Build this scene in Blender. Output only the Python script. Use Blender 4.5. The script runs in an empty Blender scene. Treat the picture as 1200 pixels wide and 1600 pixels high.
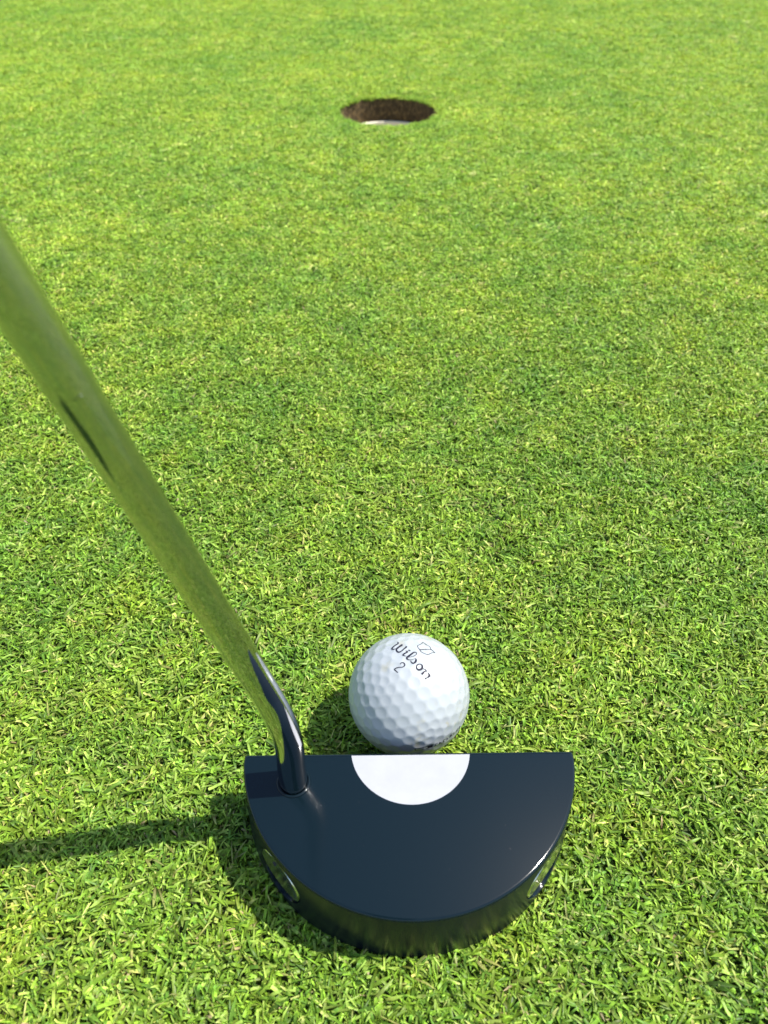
import bpy, bmesh, math, random
import numpy as np
from mathutils import Vector, Matrix

R = math.radians
MM = 0.001
scene = bpy.context.scene
COL = scene.collection

# ------------------------------------------------------------------ camera
CAM_H, PITCH = 0.2516, 42.22
cam_d = bpy.data.cameras.new('camera')
cam = bpy.data.objects.new('camera', cam_d)
COL.objects.link(cam)
cam.location = (0, 0, CAM_H)
cam.rotation_euler = (R(90 - PITCH), 0, 0)
cam_d.sensor_fit = 'VERTICAL'
cam_d.sensor_height = 32.0
cam_d.lens = 24.0
cam_d.clip_start = 0.01
cam_d.clip_end = 500
cam_d.dof.use_dof = True
cam_d.dof.focus_distance = 0.29
cam_d.dof.aperture_fstop = 14.5
scene.camera = cam

# ------------------------------------------------------------------ sky, sun, exposure
SUN = Vector((0.60, 0.062, 1.0)).normalized()          # towards the sun
elev = math.asin(SUN.z)
azim = math.atan2(SUN.x, SUN.y)                        # clockwise from +Y
world = bpy.data.worlds.new('World')
scene.world = world
world.use_nodes = True
wn = world.node_tree
bg = wn.nodes['Background']
sky = wn.nodes.new('ShaderNodeTexSky')
sky.sky_type = 'NISHITA'
sky.sun_disc = False
sky.sun_elevation = elev
sky.sun_rotation = azim
sky.air_density = 1.0
sky.dust_density = 1.0
wn.links.new(sky.outputs[0], bg.inputs[0])
bg.inputs[1].default_value = 0.12
sun_d = bpy.data.lights.new('sun', 'SUN')
sun = bpy.data.objects.new('sun', sun_d)
COL.objects.link(sun)
sun_d.energy = 3.6
sun_d.angle = R(0.53)
sun_d.color = (1.0, 0.955, 0.88)
sun.rotation_euler = (-SUN).to_track_quat('-Z', 'Y').to_euler()
scene.view_settings.view_transform = 'Standard'
scene.view_settings.look = 'None'
scene.view_settings.exposure = 1.15
scene.view_settings.gamma = 1
scene.view_settings.use_curve_mapping = False
scene.cycles.max_bounces = 10
scene.cycles.transmission_bounces = 6
scene.cycles.diffuse_bounces = 4
scene.cycles.glossy_bounces = 4
scene.cycles.blur_glossy = 0.3
scene.cycles.caustics_reflective = True


# ------------------------------------------------------------------ helpers
def mat(name):
    m = bpy.data.materials.new(name)
    m.use_nodes = True
    return m, m.node_tree, m.node_tree.nodes['Principled BSDF']


def node(nt, kind, **kw):
    n = nt.nodes.new(kind)
    for k, v in kw.items():
        setattr(n, k, v)
    return n


def ramp(nt, fac, stops):
    r = node(nt, 'ShaderNodeValToRGB')
    e = r.color_ramp.elements
    while len(e) < len(stops):
        e.new(0.5)
    for el, (p, c) in zip(e, stops):
        el.position = p
        el.color = (*c, 1) if len(c) == 3 else c
    nt.links.new(fac, r.inputs[0])
    return r.outputs[0]


def noise(nt, vec, scale, detail=3.0, rough=0.55):
    n = node(nt, 'ShaderNodeTexNoise')
    n.inputs['Scale'].default_value = scale
    n.inputs['Detail'].default_value = detail
    n.inputs['Roughness'].default_value = rough
    nt.links.new(vec, n.inputs['Vector'])
    return n.outputs[0]


def mixc(nt, fac, a, b, mode='MIX'):
    n = node(nt, 'ShaderNodeMix', data_type='RGBA', blend_type=mode)
    for sock, v in ((n.inputs[0], fac), (n.inputs[6], a), (n.inputs[7], b)):
        if isinstance(v, bpy.types.NodeSocket):
            nt.links.new(v, sock)
        else:
            sock.default_value = v if not isinstance(v, tuple) else (*v, 1)
    return n.outputs[2]


def link_mesh(name, me, m=None, parent=None):
    if m:
        me.materials.append(m)
    o = bpy.data.objects.new(name, me)
    COL.objects.link(o)
    if parent:
        o.parent = parent
    return o


def smooth(me, ang=None):
    me.polygons.foreach_set('use_smooth', [True] * len(me.polygons))
    if ang:
        me.set_sharp_from_angle(angle=R(ang))
    me.update()


def pydata(name, v, f):
    me = bpy.data.meshes.new(name)
    me.from_pydata([tuple(p) for p in v], [], f)
    me.update()
    return me


def lathe(name, prof, seg=64):
    """prof: (radius, z) pairs from first to last, revolved round Z."""
    v, f = [], []
    rows = []
    for r, z in prof:
        if r < 1e-9:
            rows.append([len(v)]); v.append((0, 0, z))
        else:
            rows.append(list(range(len(v), len(v) + seg)))
            v += [(r * math.cos(2 * math.pi * k / seg), r * math.sin(2 * math.pi * k / seg), z) for k in range(seg)]
    for a, b in zip(rows, rows[1:]):
        for k in range(seg):
            k2 = (k + 1) % seg
            if len(a) == 1 and len(b) == 1:
                continue
            if len(a) == 1:
                f.append((a[0], b[k], b[k2]))
            elif len(b) == 1:
                f.append((a[k], b[0], a[k2]))
            else:
                f.append((a[k], b[k], b[k2], a[k2]))
    me = pydata(name, v, f)
    bm = bmesh.new(); bm.from_mesh(me)
    bmesh.ops.recalc_face_normals(bm, faces=bm.faces)
    bm.to_mesh(me); bm.free()
    return me


def tube(name, path, radii, seg=40, cap=True):
    """circle swept along a path of points"""
    v, f = [], []
    n = len(path)
    up = Vector((0, 1, 0))
    for i, p in enumerate(path):
        t = (path[min(i + 1, n - 1)] - path[max(i - 1, 0)]).normalized()
        x = up.cross(t).normalized()
        y = t.cross(x)
        for k in range(seg):
            a = 2 * math.pi * k / seg
            v.append(p + radii[i] * (x * math.cos(a) + y * math.sin(a)))
    for i in range(n - 1):
        for k in range(seg):
            k2 = (k + 1) % seg
            f.append((i * seg + k, i * seg + k2, (i + 1) * seg + k2, (i + 1) * seg + k))
    if cap:
        f.append(tuple(range(seg))[::-1])
        f.append(tuple(range((n - 1) * seg, n * seg)))
    return pydata(name, v, f)


# ------------------------------------------------------------------ materials
# turf under the blades: thatch and soil
m_turf, nt, b = mat('turf_thatch')
geo = node(nt, 'ShaderNodeNewGeometry')
n1 = noise(nt, geo.outputs['Position'], 900, 4)
n2 = noise(nt, geo.outputs['Position'], 7, 3)
c1 = ramp(nt, n1, [(0.3, (0.014, 0.018, 0.005)), (0.5, (0.03, 0.042, 0.009)), (0.72, (0.09, 0.095, 0.028))])
c2 = mixc(nt, n2, c1, (0.04, 0.07, 0.012))
nt.links.new(c2, b.inputs['Base Color'])
b.inputs['Roughness'].default_value = 0.9

m_soil, nt, b = mat('cut_soil')
geo = node(nt, 'ShaderNodeNewGeometry')
mp = node(nt, 'ShaderNodeMapping')
mp.inputs['Scale'].default_value = (1, 1, 0.45)
nt.links.new(geo.outputs['Position'], mp.inputs[0])
n1 = noise(nt, mp.outputs[0], 420, 5, 0.7)
c1 = ramp(nt, n1, [(0.32, (0.026, 0.016, 0.005)), (0.5, (0.068, 0.042, 0.013)), (0.70, (0.26, 0.17, 0.06))])
nt.links.new(c1, b.inputs['Base Color'])
b.inputs['Roughness'].default_value = 0.95
bp = node(nt, 'ShaderNodeBump')
bp.inputs['Strength'].default_value = 0.8
bp.inputs['Distance'].default_value = 0.002
nt.links.new(n1, bp.inputs['Height'])
nt.links.new(bp.outputs[0], b.inputs['Normal'])

m_cup, nt, b = mat('white_cup_plastic')
b.inputs['Base Color'].default_value = (0.72, 0.66, 0.50, 1)
b.inputs['Roughness'].default_value = 0.45

# grass blades
m_blade, nt, b = mat('grass_blade')
at = node(nt, 'ShaderNodeAttribute', attribute_name='tint')
geo = node(nt, 'ShaderNodeNewGeometry')
oi = node(nt, 'ShaderNodeObjectInfo')
big = noise(nt, geo.outputs['Position'], 6.0, 4, 0.6)
mid = noise(nt, geo.outputs['Position'], 38, 3, 0.6)
warm = ramp(nt, big, [(0.34, (0.82, 0.92, 0.95)), (0.50, (1.0, 1.0, 1.0)), (0.66, (1.18, 1.10, 1.06))])
warm2 = ramp(nt, mid, [(0.33, (0.82, 0.92, 0.95)), (0.5, (1.0, 1.0, 1.0)), (0.68, (1.18, 1.08, 0.95))])
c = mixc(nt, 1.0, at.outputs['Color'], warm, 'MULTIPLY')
c = mixc(nt, 1.0, c, warm2, 'MULTIPLY')
# light painted into the blade colour: far part of the green brightened
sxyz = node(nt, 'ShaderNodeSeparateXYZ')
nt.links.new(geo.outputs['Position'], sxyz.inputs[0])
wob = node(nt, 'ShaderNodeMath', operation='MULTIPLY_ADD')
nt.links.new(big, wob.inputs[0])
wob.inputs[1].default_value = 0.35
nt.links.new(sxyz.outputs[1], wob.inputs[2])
far_lift = node(nt, 'ShaderNodeMapRange', interpolation_type='SMOOTHSTEP')
far_lift.inputs['From Min'].default_value = 0.45
far_lift.inputs['From Max'].default_value = 1.0
nt.links.new(wob.outputs[0], far_lift.inputs[0])
c = mixc(nt, far_lift.outputs[0], c, mixc(nt, 1.0, c, (1.34, 1.27, 1.36), 'MULTIPLY'))
fine = noise(nt, geo.outputs['Position'], 1500, 2)
fr = ramp(nt, fine, [(0.3, (0.8, 0.8, 0.8)), (0.7, (1.15, 1.15, 1.15))])
c = mixc(nt, 1.0, c, fr, 'MULTIPLY')
nt.links.new(c, b.inputs['Base Color'])
b.inputs['Roughness'].default_value = 0.38
b.inputs['Specular IOR Level'].default_value = 0.17
tl = node(nt, 'ShaderNodeBsdfTranslucent')
tc = mixc(nt, 1.0, c, (1.13, 1.12, 0.5), 'MULTIPLY')
nt.links.new(tc, tl.inputs[0])
ms = node(nt, 'ShaderNodeMixShader')
ms.inputs[0].default_value = 0.33
nt.links.new(b.outputs[0], ms.inputs[1])
nt.links.new(tl.outputs[0], ms.inputs[2])
nt.links.new(ms.outputs[0], nt.nodes['Material Output'].inputs['Surface'])

# black coated steel of the putter head
m_head, nt, b = mat('black_coated_steel')
tcn = node(nt, 'ShaderNodeTexCoord')
mp = node(nt, 'ShaderNodeMapping')
mp.inputs['Scale'].default_value = (90, 5200, 90)
nt.links.new(tcn.outputs['Object'], mp.inputs[0])
lines = noise(nt, mp.outputs[0], 1.0, 2)
spots = noise(nt, tcn.outputs['Object'], 700, 1)
dust = ramp(nt, spots, [(0.80, (0, 0, 0)), (0.86, (1, 1, 1))])
blot = noise(nt, tcn.outputs['Object'], 60, 3)
col = mixc(nt, dust, (0.003, 0.0085, 0.012), (0.02, 0.022, 0.025))
nt.links.new(col, b.inputs['Base Color'])
b.inputs['Metallic'].default_value = 0.0
b.inputs['Specular IOR Level'].default_value = 0.27
rg = node(nt, 'ShaderNodeMapRange')
rg.inputs['To Min'].default_value = 0.105
rg.inputs['To Max'].default_value = 0.125
nt.links.new(blot, rg.inputs[0])
nt.links.new(rg.outputs[0], b.inputs['Roughness'])
bp = node(nt, 'ShaderNodeBump')
bp.inputs['Strength'].default_value = 0.06
bp.inputs['Distance'].default_value = 0.00004
nt.links.new(lines, bp.inputs['Height'])
nt.links.new(bp.outputs[0], b.inputs['Normal'])

m_wall, nt, b = mat('black_coated_steel_side')
b.inputs['Base Color'].default_value = (0.006, 0.009, 0.013, 1)
b.inputs['Specular IOR Level'].default_value = 0.14
b.inputs['Roughness'].default_value = 0.28

m_white, nt, b = mat('white_alignment_paint')
tcn = node(nt, 'ShaderNodeTexCoord')
n1 = noise(nt, tcn.outputs['Object'], 160, 3)
c1 = ramp(nt, n1, [(0.3, (0.305, 0.31, 0.325)), (0.7, (0.332, 0.337, 0.35))])
nt.links.new(c1, b.inputs['Base Color'])
b.inputs['Roughness'].default_value = 0.45

m_chrome, nt, b = mat('chromed_steel')
tcn = node(nt, 'ShaderNodeTexCoord')
b.inputs['Base Color'].default_value = (0.53, 0.535, 0.55, 1)
b.inputs['Metallic'].default_value = 1.0
sx = node(nt, 'ShaderNodeSeparateXYZ')
nt.links.new(tcn.outputs['Object'], sx.inputs[0])
rg = node(nt, 'ShaderNodeMapRange')                        # the neck has a satin finish, the shaft is polished
rg.inputs['From Min'].default_value = 0.045
rg.inputs['From Max'].default_value = 0.085
rg.inputs['To Min'].default_value = 0.06
rg.inputs['To Max'].default_value = 0.02
nt.links.new(sx.outputs[2], rg.inputs[0])
nt.links.new(rg.outputs[0], b.inputs['Roughness'])

m_weight, nt, b = mat('polished_weight_steel')
b.inputs['Base Color'].default_value = (0.70, 0.69, 0.67, 1)
b.inputs['Metallic'].default_value = 1.0
b.inputs['Roughness'].default_value = 0.22

m_dark, nt, b = mat('dark_recess_steel')
b.inputs['Base Color'].default_value = (0.02, 0.02, 0.02, 1)
b.inputs['Roughness'].default_value = 0.5

m_rubber, nt, b = mat('black_grip_rubber')
b.inputs['Base Color'].default_value = (0.02, 0.02, 0.02, 1)
b.inputs['Roughness'].default_value = 0.75

# golf ball cover: white urethane, a few yellowish grass scuffs
m_ball, nt, b = mat('white_ball_cover')
tcn = node(nt, 'ShaderNodeTexCoord')
n1 = noise(nt, tcn.outputs['Object'], 170, 3, 0.6)
n2 = noise(nt, tcn.outputs['Object'], 45, 2)
f1 = ramp(nt, n1, [(0.56, (0, 0, 0)), (0.70, (1, 1, 1))])
f2 = ramp(nt, n2, [(0.50, (0, 0, 0)), (0.66, (1, 1, 1))])
ff = mixc(nt, 1.0, f1, f2, 'MULTIPLY')
c1 = mixc(nt, ff, (0.348, 0.372, 0.380), (0.34, 0.305, 0.17))
nt.links.new(c1, b.inputs['Base Color'])
b.inputs['Roughness'].default_value = 0.32
b.inputs['Subsurface Weight'].default_value = 0.25
b.inputs['Subsurface Radius'].default_value = (0.003, 0.003, 0.003)
b.inputs['Subsurface Scale'].default_value = 0.5
b.inputs['Coat Weight'].default_value = 0.2
b.inputs['Coat Roughness'].default_value = 0.12

m_ink, nt, b = mat('black_print_ink')
b.inputs['Base Color'].default_value = (0.015, 0.015, 0.028, 1)
b.inputs['Roughness'].default_value = 0.6
b.inputs['Specular IOR Level'].default_value = 0.15

# ------------------------------------------------------------------ ground, with the hole cut in it
HOLE = Vector((4.6, 964.5, 0)) * MM
HR = 57.5 * MM
SOIL_Z = -3.2 * MM
random.seed(4)
seg = 96
jit = [1 + 0.012 * math.sin(3 * k * 2 * math.pi / seg + 1) + random.uniform(-0.008, 0.008) for k in range(seg)]
v, f = [], []
rings = [HR, 0.06, 0.08, 0.13, 0.3, 0.8, 2, 6, 20, 70]
for j, r in enumerate(rings):
    for k in range(seg):
        a = 2 * math.pi * k / seg
        rr = r * jit[k] if j == 0 else r
        v.append((HOLE.x + rr * math.cos(a), HOLE.y + rr * math.sin(a), SOIL_Z))
for j in range(len(rings) - 1):
    for k in range(seg):
        k2 = (k + 1) % seg
        f.append((j * seg + k, (j + 1) * seg + k, (j + 1) * seg + k2, j * seg + k2))
ground = link_mesh('putting_green', pydata('putting_green', v, f), m_turf)
m_far, nt, b = mat('distant_turf')
geo = node(nt, 'ShaderNodeNewGeometry')
n1 = noise(nt, geo.outputs['Position'], 160, 5, 0.7)
n2 = noise(nt, geo.outputs['Position'], 3, 4)
c1 = ramp(nt, n1, [(0.3, (0.07, 0.13, 0.02)), (0.7, (0.21, 0.31, 0.05))])
c2 = ramp(nt, n2, [(0.35, (0.85, 0.95, 0.9)), (0.65, (1.15, 1.05, 0.9))])
nt.links.new(mixc(nt, 1.0, c1, c2, 'MULTIPLY'), b.inputs['Base Color'])
b.inputs['Roughness'].default_value = 0.9
ground.data.materials.append(m_far)
for pl in ground.data.polygons:                            # beyond the modelled blades
    if (pl.center - HOLE).length > 3.5:
        pl.material_index = 1
ground['kind'] = 'structure'

# the earth wall of the hole
zs = [SOIL_Z + 0.0012, -6 * MM, -10 * MM, -15 * MM, -20 * MM, -25 * MM, -30 * MM]
v, f = [], []
for j, z in enumerate(zs):
    for k in range(seg):
        a = 2 * math.pi * k / seg
        rr = HR * jit[k] * (1 + random.uniform(-0.013, 0.010) * (j > 0)) + (0.0006 if j == 0 else 0)
        v.append((rr * math.cos(a), rr * math.sin(a), z))
for j in range(len(zs) - 1):
    for k in range(seg):
        k2 = (k + 1) % seg
        f.append((j * seg + k, j * seg + k2, (j + 1) * seg + k2, (j + 1) * seg + k))
hole_wall = link_mesh('hole_wall', pydata('hole_wall', v, f), m_soil)
hole_wall.location = HOLE
smooth(hole_wall.data)
hole_wall['kind'] = 'structure'


# ------------------------------------------------------------------ grass
def blade_tuft(seed, n, rad, hmax=1.0):
    """one clump of n mown bent-grass blades, its own small mesh"""
    rs = np.random.RandomState(seed)
    V, F, T = [], [], []
    SEG = 5
    for i in range(n):
        r = rad * math.sqrt(rs.rand())
        a = rs.rand() * 2 * math.pi
        p = np.array([r * math.cos(a), r * math.sin(a), (-3.2 + 2.4 * rs.rand() ** 1.3) * MM])
        az = rs.rand() * 2 * math.pi
        L = rs.uniform(3.2, 7.4) * MM * (0.8 + 0.4 * rs.rand())
        w = (0.20 + 0.36 * rs.rand() ** 1.4) * MM
        kind = rs.rand()
        t0 = R(rs.uniform(5, 56))
        t1 = t0 + R(rs.uniform(5, 62))
        if kind < 0.22:                                   # lying blade
            t0 = R(rs.uniform(55, 80)); t1 = R(rs.uniform(78, 100)); L *= 1.1
            p[2] += rs.uniform(0.6, 1.8) * MM
        sway = rs.uniform(-0.5, 0.5)
        # colour of the blade itself
        q = rs.rand()
        if q < 0.50:
            c = np.array([0.200, 0.330, 0.032])
        elif q < 0.72:
            c = np.array([0.315, 0.435, 0.075])
        elif q < 0.93:
            c = np.array([0.112, 0.212, 0.026])
        elif q < 0.98:
            c = np.array([0.44, 0.46, 0.13])
        else:
            c = np.array([0.42, 0.33, 0.17])
            L *= 0.6
        c = c * float(np.clip(np.exp(rs.normal(0.0, 0.26)), 0.5, 1.9))
        d = np.array([math.cos(az), math.sin(az), 0])
        side0 = np.array([-math.sin(az), math.cos(az), 0])
        base = len(V)
        pos = p.copy()
        roll = rs.uniform(-0.7, 0.7)
        blunt = rs.rand() < 0.3                          # cut by the mower
        for s in range(SEG + 1):
            u = s / SEG
            th = t0 + (t1 - t0) * u
            dirv = d * math.sin(th) + np.array([0, 0, math.cos(th)])
            dirv = dirv + side0 * sway * u * 0.6
            dirv /= np.linalg.norm(dirv)
            side = np.cross(dirv, np.array([0, 0, 1.0]))
            if np.linalg.norm(side) < 1e-3:
                side = side0.copy()
            side /= np.linalg.norm(side)
            nrm = np.cross(side, dirv)
            side = side * math.cos(roll) + nrm * math.sin(roll)
            prof = (0.55 + 0.9 * u * (1 - u) * 2) if u < 0.6 else (0.98 if blunt else (1.0 - ((u - 0.6) / 0.4) ** 1.4 * 0.9))
            ww = w * prof
            if s > 0:
                pos = pos + dirv * (L / SEG)
                top = 0.9 * MM * hmax + rs.uniform(-0.8, 0.9) * MM
                if pos[2] > top:
                    pos[2] = top
            V += [pos - side * ww, pos - nrm * ww * 0.35, pos + side * ww]
            sh = 0.42 + 0.94 * u                           # dark stem base with shade between blades painted in, tip brightened
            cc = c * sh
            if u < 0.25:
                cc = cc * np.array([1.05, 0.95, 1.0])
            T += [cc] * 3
        for s in range(SEG):
            q0 = base + s * 3
            F += [(q0, q0 + 1, q0 + 4, q0 + 3), (q0 + 1, q0 + 2, q0 + 5, q0 + 4)]
    me = pydata('grass_tuft', V, F)
    smooth(me)
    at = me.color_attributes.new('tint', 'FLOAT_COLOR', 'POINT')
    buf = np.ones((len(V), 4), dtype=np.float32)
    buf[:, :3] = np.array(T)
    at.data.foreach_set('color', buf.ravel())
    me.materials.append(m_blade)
    return me


tufts = bpy.data.collections.new('tuft_library')          # only the scatter below uses it
NT, NE = 18, 5
for i in range(NT):
    o = bpy.data.objects.new('tuft_%02d' % i, blade_tuft(100 + i, 80, 9.5 * MM))
    tufts.objects.link(o)
for i in range(NE):
    o = bpy.data.objects.new('tuft_%02d' % (NT + i), blade_tuft(300 + i, 22, 3.0 * MM))
    tufts.objects.link(o)

HEAD_C = Vector((8.15, 135.2)) * MM
rs = np.random.RandomState(11)


def grid(x0, x1, y0, y1, s):
    xs = np.arange(x0, x1, s); ys = np.arange(y0, y1, s)
    X, Y = np.meshgrid(xs, ys)
    X = X + np.where(np.arange(len(ys)) % 2 == 0, 0, s / 2)[:, None]
    X = X + rs.uniform(-0.55, 0.55, X.shape) * s
    Y = Y + rs.uniform(-0.55, 0.55, X.shape) * s
    return np.c_[X.ravel(), Y.ravel()]


P, SC, ID = [], [], []


def scatter(pts, sxy, sz):
    for x, y in pts:
        dh = math.hypot(x - HOLE.x, y - HOLE.y)
        if dh < HR + 0.012 * sxy:
            continue
        if (x - HEAD_C.x) ** 2 + (y - HEAD_C.y) ** 2 < 0.040 ** 2 and y < 0.125:
            continue                                       # under the putter's sole
        P.append((x, y, 0)); k = rs.uniform(0.86, 1.16)
        SC.append((sxy * k, sxy * k, sz * rs.uniform(0.85, 1.2))); ID.append(rs.randint(NT))


def half_width(y):                                         # half the ground width seen at distance y, with a margin
    return 0.30 + 0.56 * max(y, 0)


near = grid(-0.62, 0.62, -0.20, 0.62, 0.0078)
near = [p for p in near if abs(p[0]) < half_width(p[1])]
scatter(near, 1.0, 1.0)
far = grid(-1.6, 1.6, 0.62, 1.25, 0.0092)
far = [p for p in far if abs(p[0]) < half_width(p[1])]
scatter(far, 1.08, 1.0)
far = grid(-2.2, 2.2, 1.25, 2.3, 0.012)
far = [p for p in far if abs(p[0]) < half_width(p[1])]
scatter(far, 1.3, 1.05)
far = grid(-4.5, 4.5, -3.0, 5.5, 0.030)
far = [p for p in far if (p[1] > 2.3 or p[1] < -1.2 or abs(p[0]) > max(2.0, half_width(p[1])))]
scatter(far, 3.2, 1.3)
side = grid(-2.0, 2.0, -1.2, 2.3, 0.0165)
side = [p for p in side if abs(p[0]) >= half_width(p[1]) or p[1] < -0.2]
scatter(side, 2.0, 1.1)
for k in range(620):                                       # short fringe on the rim of the hole
    a = rs.rand() * 2 * math.pi
    r = HR + rs.uniform(-0.0005, 0.013)
    P.append((HOLE.x + r * math.cos(a), HOLE.y + r * math.sin(a), -0.0004))
    k_ = rs.uniform(0.6, 0.85); SC.append((k_, k_, rs.uniform(0.8, 1.0))); ID.append(NT + rs.randint(NE))

n = len(P)
gm = bpy.data.meshes.new('grass')
gm.vertices.add(n)
gm.vertices.foreach_set('co', np.array(P, dtype=np.float32).ravel())
rot = np.zeros((n, 3), dtype=np.float32)
rot[:, 0] = rs.uniform(-0.10, 0.10, n); rot[:, 1] = rs.uniform(-0.10, 0.10, n); rot[:, 2] = rs.uniform(0, 2 * math.pi, n)
for nm, arr in (('rot', rot), ('scl', np.array(SC, dtype=np.float32))):
    a = gm.attributes.new(nm, 'FLOAT_VECTOR', 'POINT'); a.data.foreach_set('vector', arr.ravel())
a = gm.attributes.new('pick', 'INT', 'POINT'); a.data.foreach_set('value', np.array(ID, dtype=np.int32))
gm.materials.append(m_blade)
grass = bpy.data.objects.new('grass', gm)
COL.objects.link(grass)
grass['kind'] = 'stuff'
grass['label'] = 'closely mown bright green putting green turf around the ball and hole'
grass['category'] = 'grass'

ng = bpy.data.node_groups.new('scatter_tufts', 'GeometryNodeTree')
ng.interface.new_socket('Geometry', in_out='INPUT', socket_type='NodeSocketGeometry')
ng.interface.new_socket('Geometry', in_out='OUTPUT', socket_type='NodeSocketGeometry')
gi = ng.nodes.new('NodeGroupInput'); go = ng.nodes.new('NodeGroupOutput')
iop = ng.nodes.new('GeometryNodeInstanceOnPoints')
ci = ng.nodes.new('GeometryNodeCollectionInfo')
ci.inputs['Collection'].default_value = tufts
ci.inputs['Separate Children'].default_value = True
ci.inputs['Reset Children'].default_value = True
iop.inputs['Pick Instance'].default_value = True


def attr(nm, dt):
    a = ng.nodes.new('GeometryNodeInputNamedAttribute'); a.data_type = dt
    a.inputs['Name'].default_value = nm
    return a.outputs['Attribute']


ng.links.new(gi.outputs[0], iop.inputs['Points'])
ng.links.new(ci.outputs[0], iop.inputs['Instance'])
ng.links.new(attr('pick', 'INT'), iop.inputs['Instance Index'])
ng.links.new(attr('rot', 'FLOAT_VECTOR'), iop.inputs['Rotation'])
ng.links.new(attr('scl', 'FLOAT_VECTOR'), iop.inputs['Scale'])
ng.links.new(iop.outputs[0], go.inputs[0])
md = grass.modifiers.new('scatter', 'NODES'); md.node_group = ng

# ------------------------------------------------------------------ putter
FACE_Y, HEAD_X, HEAD_H = 133.0, 8.15, 25.0
putter = bpy.data.objects.new('golf_putter', None)
COL.objects.link(putter)
putter.location = (HEAD_X * MM, FACE_Y * MM, 0.0)
putter.empty_display_size = 0.02
putter['label'] = 'black half-round mallet putter with white semicircle mark and chrome shaft behind the ball'
putter['category'] = 'putter'
TURN = R(0.75)                                             # the head's slight turn on the ground


def half_round(Rr, back, corner):
    """outline of the head: flat face on y = 0, arc behind it; counter-clockwise"""
    pts = []
    a0 = -math.asin(back / Rr)                             # arc centre lies `back` in front of the face
    n = 120
    arc = [(Rr * math.cos(t), back + Rr * math.sin(t)) for t in np.linspace(a0, -math.pi - a0, n)]
    pts = arc[2:-2] if corner else arc
    if corner:
        xr, xl = arc[0][0], arc[-1][0]
        pts = [(xr - corner, 0.0), (xr - corner * 0.55, -corner * 0.10), (xr - corner * 0.22, -corner * 0.32)] + pts
        pts += [(xl + corner * 0.22, -corner * 0.32), (xl + corner * 0.55, -corner * 0.10), (xl + corner, 0.0)]
    return pts[::-1]


def inset(pts, d):
    out = []
    n = len(pts)
    for i in range(n):
        a, b_, c_ = Vector(pts[i - 1]), Vector(pts[i]), Vector(pts[(i + 1) % n])
        e1 = (b_ - a).normalized(); e2 = (c_ - b_).normalized()
        n1 = Vector((-e1.y, e1.x)); n2 = Vector((-e2.y, e2.x))
        m_ = (n1 + n2).normalized()
        out.append(b_ + m_ * d / max(0.4, m_.dot(n1)))
    return out


outline = half_round(53.9, 2.1, 1.3)
rings = [(0.3, -0.9), (-0.8, -0.6), (-1.1, 0.4), (-0.5, 12.0), (0.0, HEAD_H - 1.2), (0.07, HEAD_H - 0.75), (0.28, HEAD_H - 0.36), (0.6, HEAD_H - 0.12), (1.0, HEAD_H)]
v, f = [], []
N = len(outline)
for d, z in rings:
    v += [(p[0] * MM, min(p[1], 0.0 if d <= 0 else -d) * MM, z * MM) for p in (inset(outline, d) if d else outline)]
for j in range(len(rings) - 1):
    for k in range(N):
        k2 = (k + 1) % N
        f.append((j * N + k, j * N + k2, (j + 1) * N + k2, (j + 1) * N + k))
f.append(tuple(range(N))[::-1])
f.append(tuple(range((len(rings) - 1) * N, len(rings) * N)))
head_me = pydata('head', v, f)
bm = bmesh.new(); bm.from_mesh(head_me)
bmesh.ops.recalc_face_normals(bm, faces=bm.faces)
bm.to_mesh(head_me); bm.free()

# bore the two weight ports into the curved wall
W_ANG = (R(-41.0), R(-138.5))
W_Z, W_R = 12.2, 9.6
cutters = []
tmp = link_mesh('head', head_me)
for a in W_ANG:
    cm = lathe('cut', [(0, 0), (W_R, 0), (W_R, 12), (0, 12)], 48)
    for vv in cm.vertices:
        vv.co *= MM
    c_o = link_mesh('cut', cm)
    d = Vector((math.cos(a), math.sin(a), 0))
    pos = Vector((0, 2.1, W_Z)) + d * 50.9
    c_o.matrix_world = Matrix.Translation(pos * MM) @ d.to_track_quat('Z', 'Y').to_matrix().to_4x4()
    mo = tmp.modifiers.new('bore', 'BOOLEAN'); mo.operation = 'DIFFERENCE'; mo.object = c_o; mo.solver = 'EXACT'
    cutters.append(c_o)
dg = bpy.context.evaluated_depsgraph_get()
bored = bpy.data.meshes.new_from_object(tmp.evaluated_get(dg))
bpy.data.objects.remove(tmp)
for c_o in cutters:
    bpy.data.objects.remove(c_o)
bored.name = 'head'
bored.materials.clear()
head = link_mesh('head', bored, m_head, putter)
bored.materials.append(m_wall)
for pl in bored.polygons:
    if abs(pl.normal.z) < 0.3:
        pl.material_index = 1
smooth(bored, 28)
head.rotation_euler.z = TURN

# white half-moon alignment mark, a thin inlay standing just proud
arc = half_round(19.4, 1.45, 0)
al = [(p[0] + 0.5, p[1]) for p in arc]
al = [(x, min(y, -1.02)) for x, y in al]
v = [(x * MM, y * MM, (HEAD_H + 0.05) * MM) for x, y in al] + [(x * MM, y * MM, (HEAD_H - 0.3) * MM) for x, y in al]
n = len(al)
f = [tuple(range(n))] + [(k, n + k, n + (k + 1) % n, (k + 1) % n) for k in range(n)]
am = pydata('alignment_mark', v, f)
bm = bmesh.new(); bm.from_mesh(am); bmesh.ops.recalc_face_normals(bm, faces=bm.faces); bm.to_mesh(am); bm.free()
mark = link_mesh('alignment_mark', am, m_white, putter)
mark.rotation_euler.z = TURN

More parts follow.
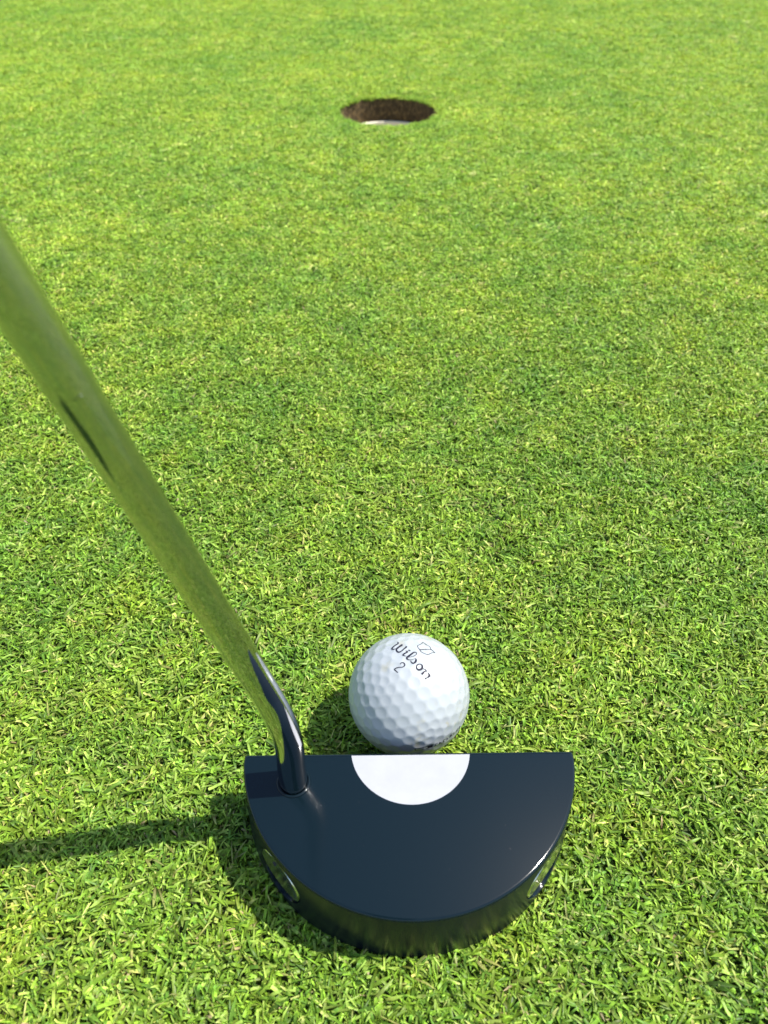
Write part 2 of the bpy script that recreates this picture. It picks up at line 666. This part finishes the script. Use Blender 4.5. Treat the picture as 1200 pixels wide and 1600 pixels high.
# round steel weights seated in the ports
for a, lab in zip(W_ANG, ('polished round weight in the right side of the head', 'polished round weight in the left side of the head')):
    prof = [(0, 0.55), (3, 0.62), (5.2, 0.85), (7.0, 1.25), (7.9, 1.7), (8.5, 1.85), (9.1, 1.75), (9.35, 1.4), (9.35, -0.2), (0, -0.2)]
    wm = lathe('weight_screw', [(r * MM, z * MM) for r, z in prof], 64)
    smooth(wm, 40)
    w = link_mesh('weight_screw', wm, m_weight, putter)
    d = Vector((math.cos(a + TURN), math.sin(a + TURN), 0))
    pos = Vector((0, 2.1, W_Z)) + d * 52.1
    w.matrix_local = Matrix.Translation(pos * MM) @ d.to_track_quat('Z', 'Y').to_matrix().to_4x4()
    for s in (-1, 1):
        pm = lathe('pin_hole', [(0, 0.3 * MM), (0.75 * MM, 0.3 * MM), (0.75 * MM, 1.05 * MM), (0.62 * MM, 1.08 * MM), (0.55 * MM, 0.9 * MM), (0, 0.85 * MM)], 16)
        ph = link_mesh('pin_hole', pm, m_dark, w)
        ph.location = (s * 4.2 * MM, 0.6 * MM * s, 0.0)

# shaft: up out of the head, bent to the left, then straight
off = Vector((HEAD_X, FACE_Y, 0))
base = Vector((-28.6, 122.6, HEAD_H - 2.0))
s1 = Vector((-34.3, 121.9, 81.8))
s2 = Vector((-60.4, 113.9, 199.2))
dirn = (s2 - s1).normalized()
ctrl = [Vector((-28.5, 122.6, 36)), Vector((-28.3, 122.7, 48)), Vector((-29.6, 122.6, 60)), s1 - dirn * 10]
path, rad = [], []


def rad_at(L):
    return 4.45 - 0.30 * min(max((L - 10) / 40, 0), 1) + 0.24 * min(max((L - 70) / 60, 0), 1)


raw = [base, base * 0.5 + ctrl[0] * 0.5] + ctrl + [s1, s1 + dirn * 12]
# smooth the bend (Catmull-Rom through the raw points)
dense = []
for i in range(1, len(raw) - 2):
    p0, p1, p2, p3 = raw[i - 1], raw[i], raw[i + 1], raw[i + 2]
    for t in np.linspace(0, 1, 10, endpoint=False):
        dense.append(0.5 * ((2 * p1) + (p2 - p0) * t + (2 * p0 - 5 * p1 + 4 * p2 - p3) * t * t + (-p0 + 3 * p1 - 3 * p2 + p3) * t ** 3))
path = [base] + dense
for d in (0, 30, 60, 90, 96.8, 97.2, 97.4, 97.6, 97.8, 98.2, 110, 140, 200, 300, 420, 560):
    path.append(s1 + dirn * d)
L = 0
radii = []
for i, p in enumerate(path):
    if i:
        L += (p - path[i - 1]).length
    r = rad_at(L)
    dd = (p - s1).dot(dirn)
    if dd > 97.5:
        r += 0.14
    if dd > 250:
        r += 0.25
    radii.append(r * MM)
sm = tube('shaft', [(p - off) * MM for p in path], radii, 64)
smooth(sm, 14)
shaft = link_mesh('shaft', sm, m_chrome, putter)

# weld ring where the shaft enters the head
prof = []
for k in range(13):
    t = math.pi * k / 12
    prof.append(((5.0 - 0.42 * math.cos(t)) * MM, (0.55 * math.sin(t)) * MM))
cm = lathe('hosel_ring', prof, 64)
smooth(cm)
ring = link_mesh('hosel_ring', cm, m_head, putter)
ring.location = Vector((-28.6 - HEAD_X, 122.6 - FACE_Y, HEAD_H + 0.02)) * MM

# rubber grip at the far end of the shaft
gp = [(s1 + dirn * d - off) * MM for d in (545, 548, 556, 700, 800, 812, 815)]
gmsh = tube('grip', gp, [x * MM for x in (6.5, 8.2, 9.5, 12, 13.5, 13, 11)], 40)
smooth(gmsh, 40)
grip = link_mesh('grip', gmsh, m_rubber, putter)

# ------------------------------------------------------------------ golf ball
BR = 21.335
bm = bmesh.new()
bmesh.ops.create_icosphere(bm, subdivisions=7, radius=1.0)
ball_me = bpy.data.meshes.new('golf_ball')
bm.to_mesh(ball_me)
bm.free()
# dimple centres: a frequency-6 icosahedral lattice (362 of them)
bm = bmesh.new()
bmesh.ops.create_icosphere(bm, subdivisions=1, radius=1.0)
ico_v = [vv.co.copy() for vv in bm.verts]
ico_f = [[vv.index for vv in ff.verts] for ff in bm.faces]
bm.free()
cents = {}
FQ = 6
for fa in ico_f:
    A, B, C_ = (ico_v[i] for i in fa)
    for i in range(FQ + 1):
        for j in range(FQ + 1 - i):
            p = (A * i + B * j + C_ * (FQ - i - j)).normalized()
            cents[(round(p.x, 4), round(p.y, 4), round(p.z, 4))] = p
cents = np.array([tuple(p) for p in cents.values()])
twist = np.array(Matrix.Rotation(0.9, 3, 'Z') @ Matrix.Rotation(0.55, 3, 'X') @ Matrix.Rotation(0.35, 3, 'Y'))
cents = cents @ twist.T
dd = cents @ cents.T
np.fill_diagonal(dd, -1)
spacing = np.arccos(np.clip(dd.max(1), -1, 1)) * BR        # distance to the nearest neighbour, mm
d_rad = np.clip(spacing * 0.485, 1.5, 2.15)


def relief(dirs):
    """radius of the cover in mm along unit directions"""
    out = np.full(len(dirs), BR)
    for s in range(0, len(dirs), 20000):
        ch = dirs[s:s + 20000] @ cents.T
        k = ch.argmax(1)
        ang = np.arccos(np.clip(ch[np.arange(len(k)), k], -1, 1)) * BR
        x = ang / d_rad[k]
        dep = 0.23 * np.clip(1 - x ** 2, 0, 1)
        edge = np.clip((1.0 - x) / 0.10, 0, 1)
        dep = dep * (0.35 + 0.65 * edge)
        out[s:s + 20000] -= dep
    return out


n = len(ball_me.vertices)
co = np.empty(n * 3)
ball_me.vertices.foreach_get('co', co)
co = co.reshape(-1, 3)
co /= np.linalg.norm(co, axis=1)[:, None]
co = co * relief(co)[:, None] * MM
ball_me.vertices.foreach_set('co', co.ravel())
smooth(ball_me)
ball = link_mesh('golf_ball', ball_me, m_ball)
ball.location = Vector((8.8, 157.9, 21.35)) * MM
ball['label'] = 'white dimpled golf ball with black script name lying in front of the putter'
ball['category'] = 'golf ball'

# printing on the ball: flat strokes that follow the cover
N0 = Vector((0.012, -0.0383, 0.9992)).normalized()
AX = Vector((0.6469, -0.7617, -0.037)); AX = (AX - N0 * AX.dot(N0)).normalized()
BX = N0.cross(AX)


def on_ball(a, b_):
    L_ = math.hypot(a, b_)
    if L_ < 1e-9:
        return N0.copy()
    t = (AX * a + BX * b_) / L_
    return N0 * math.cos(L_ / BR) + t * math.sin(L_ / BR)


def stroke_mesh(name, strokes, to_dir, wk=1.0):
    D, F = [], []
    for st in strokes:
        P_ = [Vector((x, y, w * wk)) for x, y, w in st]
        if len(P_) > 2:                                    # round the polyline off
            ext = [P_[0] * 2 - P_[1]] + P_ + [P_[-1] * 2 - P_[-2]]
            Q = []
            for i in range(1, len(ext) - 2):
                p0, p1, p2, p3 = ext[i - 1:i + 3]
                for t in np.linspace(0, 1, 6, endpoint=False):
                    Q.append(0.5 * ((2 * p1) + (p2 - p0) * t + (2 * p0 - 5 * p1 + 4 * p2 - p3) * t * t + (-p0 + 3 * p1 - 3 * p2 + p3) * t ** 3))
            Q.append(ext[-2])
        else:
            Q = [P_[0].lerp(P_[-1], t) for t in np.linspace(0, 1, 12)]
        b0 = len(D)
        for i, q in enumerate(Q):
            t = (Q[min(i + 1, len(Q) - 1)] - Q[max(i - 1, 0)]); t = Vector((t.x, t.y)).normalized()
            nn = Vector((-t.y, t.x)) * max(q.z, 0.05) * 0.5
            for s in (-1, 0, 1):
                D.append(to_dir(q.x + nn.x * s, q.y + nn.y * s))
        for i in range(len(Q) - 1):
            for s in (0, 1):
                q0 = b0 + i * 3 + s
                F.append((q0, q0 + 1, q0 + 4, q0 + 3))
    D = np.array([tuple(d) for d in D])
    V = D * (0.25 * relief(D) + 0.75 * BR + 0.03)[:, None] * MM
    me = pydata(name, V, F)
    smooth(me)
    return me


NAME = [[(-10.09, 2.33, 0.068), (-8.92, 2.03, 0.297), (-8.85, 0.74, 0.324), (-8.75, -0.54, 0.351), (-8.51, -1.27, 0.324), (-7.95, -1.47, 0.27), (-7.45, -1.12, 0.189), (-7.27, -0.39, 0.122), (-7.39, 0.73, 0.108), (-7.46, 1.89, 0.135)], [(-7.7, 2.18, 0.068), (-7.02, 2.18, 0.297), (-7.06, 1.29, 0.324), (-7.03, 0.29, 0.351), (-6.69, -0.76, 0.351), (-5.81, -1.16, 0.324), (-5.02, -0.85, 0.297), (-4.81, 0.03, 0.27), (-4.98, 1.24, 0.297), (-5.17, 2.45, 0.351), (-5.71, 2.57, 0.081)], [(-3.63, 2.05, 0.189), (-3.24, 2.13, 0.243), (-2.79, 2.22, 0.162)], [(-3.99, 1.01, 0.081), (-3.17, 1.21, 0.297), (-3.17, 0.23, 0.324), (-3.17, -0.79, 0.324), (-2.66, -0.85, 0.216), (-1.92, -0.39, 0.095)], [(-1.1, -0.17, 0.081), (-0.67, 0.6, 0.095), (-0.34, 1.46, 0.122), (-0.3, 2.36, 0.135), (-0.55, 3.02, 0.149), (-1.07, 3.21, 0.176), (-1.54, 2.78, 0.27), (-1.55, 1.77, 0.351), (-1.45, 0.57, 0.405), (-1.42, -0.42, 0.405), (-1.18, -0.82, 0.351), (-0.68, -0.89, 0.216), (0.02, -0.4, 0.095), (0.51, 0.31, 0.081)], [(0.51, 0.31, 0.081), (0.7, 1.1, 0.108), (0.94, 1.3, 0.243), (1.35, 1.02, 0.378), (1.72, 0.41, 0.405), (1.79, -0.22, 0.324), (1.51, -0.62, 0.27), (0.97, -0.71, 0.189), (0.38, -0.49, 0.108)], [(3.06, 0.81, 0.216), (2.97, 0.12, 0.243), (3.21, -0.49, 0.243), (3.79, -0.78, 0.243), (4.4, -0.7, 0.297), (4.8, -0.2, 0.351), (4.86, 0.52, 0.378), (4.53, 1.08, 0.378), (3.94, 1.33, 0.324), (3.43, 1.2, 0.243), (3.06, 0.81, 0.216)], [(5.02, 0.76, 0.095), (5.53, 1.13, 0.189), (6.28, 1.29, 0.216), (6.25, 0.69, 0.27), (6.32, -0.11, 0.405), (6.4, -0.87, 0.459)], [(5.98, 0.61, 0.095), (6.77, 1.05, 0.108), (7.53, 1.32, 0.27), (8.15, 1.26, 0.459), (8.35, 0.53, 0.297), (8.21, -0.17, 0.108), (7.99, -0.65, 0.108)], [(7.94, -0.55, 0.189), (8.27, -0.57, 0.297), (8.64, -0.65, 0.108)]]
NUM = [[(-1.0, -4.01, 0.162), (-1.11, -3.4, 0.203), (-0.75, -2.91, 0.23), (-0.08, -2.86, 0.257), (0.45, -3.36, 0.257), (0.31, -4.23, 0.203), (-0.41, -4.97, 0.176), (-0.91, -5.78, 0.203), (-1.03, -6.51, 0.23), (-0.16, -6.59, 0.23), (0.76, -6.58, 0.189)]]
SHIELD = [[(-3.96, 9.28, 0.122), (-3.48, 8.36, 0.122), (-3.25, 7.17, 0.122), (-3.26, 5.98, 0.122), (-2.64, 5.46, 0.122), (-1.33, 5.24, 0.122), (-0.48, 4.94, 0.122), (0.57, 5.18, 0.122), (1.71, 5.86, 0.122), (1.91, 6.72, 0.122), (1.88, 8.16, 0.122), (2.3, 9.37, 0.122), (1.01, 9.31, 0.122), (0.14, 9.24, 0.122), (-0.86, 9.82, 0.122), (-1.69, 9.31, 0.122), (-3.01, 9.43, 0.122), (-3.96, 9.28, 0.122)], [(-1.37, 5.28, 0.122), (0.55, 9.16, 0.122)]]
link_mesh('printed_name', stroke_mesh('printed_name', NAME, on_ball, 1.75), m_ink, ball)
link_mesh('printed_number', stroke_mesh('printed_number', NUM, on_ball, 1.6), m_ink, ball)
poly = lambda S: [[s[i], s[i + 1]] for s in S for i in range(len(s) - 1)]
link_mesh('printed_shield', stroke_mesh('printed_shield', poly(SHIELD), on_ball, 2.0), m_ink, ball)


def on_seam(a, b_):                                        # degrees round the equator, mm up
    lat = b_ / BR
    return Vector((math.cos(R(a)) * math.cos(lat), math.sin(R(a)) * math.cos(lat), math.sin(lat)))


def seam_mesh():
    rs2 = np.random.RandomState(5)
    S = []
    k = 360 / (2 * math.pi * BR)                           # degrees per mm
    pd = lambda a, z: on_seam(a * k - 86, z)
    # open bar with a solid end, then close-set capitals too small to read
    S += [[(0, -0.15, 0.3), (6.2, -0.15, 0.3)], [(0, -1.5, 0.3), (6.2, -1.5, 0.3)], [(0.1, -0.2, 0.3), (0.1, -1.5, 0.3)], [(4.4, -0.8, 1.5), (6.2, -0.8, 1.5)]]
    x = 7.2
    for ch in range(8):
        S.append([(x, -0.1, 0.32), (x + rs2.uniform(-0.1, 0.25), -1.6, 0.32)])
        if ch % 2 == 0:
            S.append([(x, -0.15, 0.28), (x + 0.9, -0.15, 0.28)])
        if ch % 3 != 1:
            S.append([(x, -1.55, 0.28), (x + 0.9, -1.55, 0.28)])
        if ch % 3 == 1:
            S.append([(x, -0.2, 0.3), (x + 0.9, -1.5, 0.3)])
        x += 1.55
    return stroke_mesh('printed_seam_band', S, pd)


link_mesh('printed_seam_band', seam_mesh(), m_ink, ball)

# ------------------------------------------------------------------ plastic cup sunk in the hole
prof = [(0, -128), (6, -128), (6, -122), (9, -120), (50.4, -118), (52.8, -115), (53.4, -26.9), (53.9, -26.4), (56.0, -26.1), (56.6, -26.7), (56.6, -130), (0, -130)]
cm = lathe('hole_cup', [(r * MM, z * MM) for r, z in prof], 96)
smooth(cm, 35)
cup = link_mesh('hole_cup', cm, m_cup)
cup.location = HOLE
cup['label'] = 'white plastic cup sunk inside the hole in the green'
cup['category'] = 'golf cup'

# ------------------------------------------------------------------ the phone that takes the picture, just behind the lens
def slab(w, h, t, rad):
    pts = []
    for cx, cy, a0 in ((w / 2 - rad, h / 2 - rad, 0), (-w / 2 + rad, h / 2 - rad, 90), (-w / 2 + rad, -h / 2 + rad, 180), (w / 2 - rad, -h / 2 + rad, 270)):
        for k in range(7):
            a = R(a0 + k * 15)
            pts.append((cx + rad * math.cos(a), cy + rad * math.sin(a)))
    n_ = len(pts)
    v_, f_ = [], []
    for z, i_ in ((0, 0.8), (0.25, 0.25), (1.0, 0), (t - 1.0, 0), (t - 0.25, 0.25), (t, 0.8)):
        k = 1 - 2 * i_ / w
        v_ += [(x * k * MM, y * k * MM, z * MM) for x, y in pts]
    for j in range(5):
        for k in range(n_):
            k2 = (k + 1) % n_
            f_.append((j * n_ + k, j * n_ + k2, (j + 1) * n_ + k2, (j + 1) * n_ + k))
    f_ += [tuple(range(n_))[::-1], tuple(range(5 * n_, 6 * n_))]
    return v_, f_


m_phone, nt, b = mat('dark_phone_glass')
b.inputs['Base Color'].default_value = (0.02, 0.022, 0.028, 1)
b.inputs['Roughness'].default_value = 0.25
pv, pf = slab(74, 150, 8, 10)
pm = pydata('smartphone', pv, pf)
smooth(pm, 40)
phone = link_mesh('smartphone', pm, m_phone)
cm_w = Matrix.Translation(cam.location) @ cam.rotation_euler.to_matrix().to_4x4()
phone.matrix_world = cm_w @ Matrix.Translation((-22 * MM, -58 * MM, 3.5 * MM))
phone['label'] = 'dark smartphone held over the turf taking the picture'
phone['category'] = 'phone'
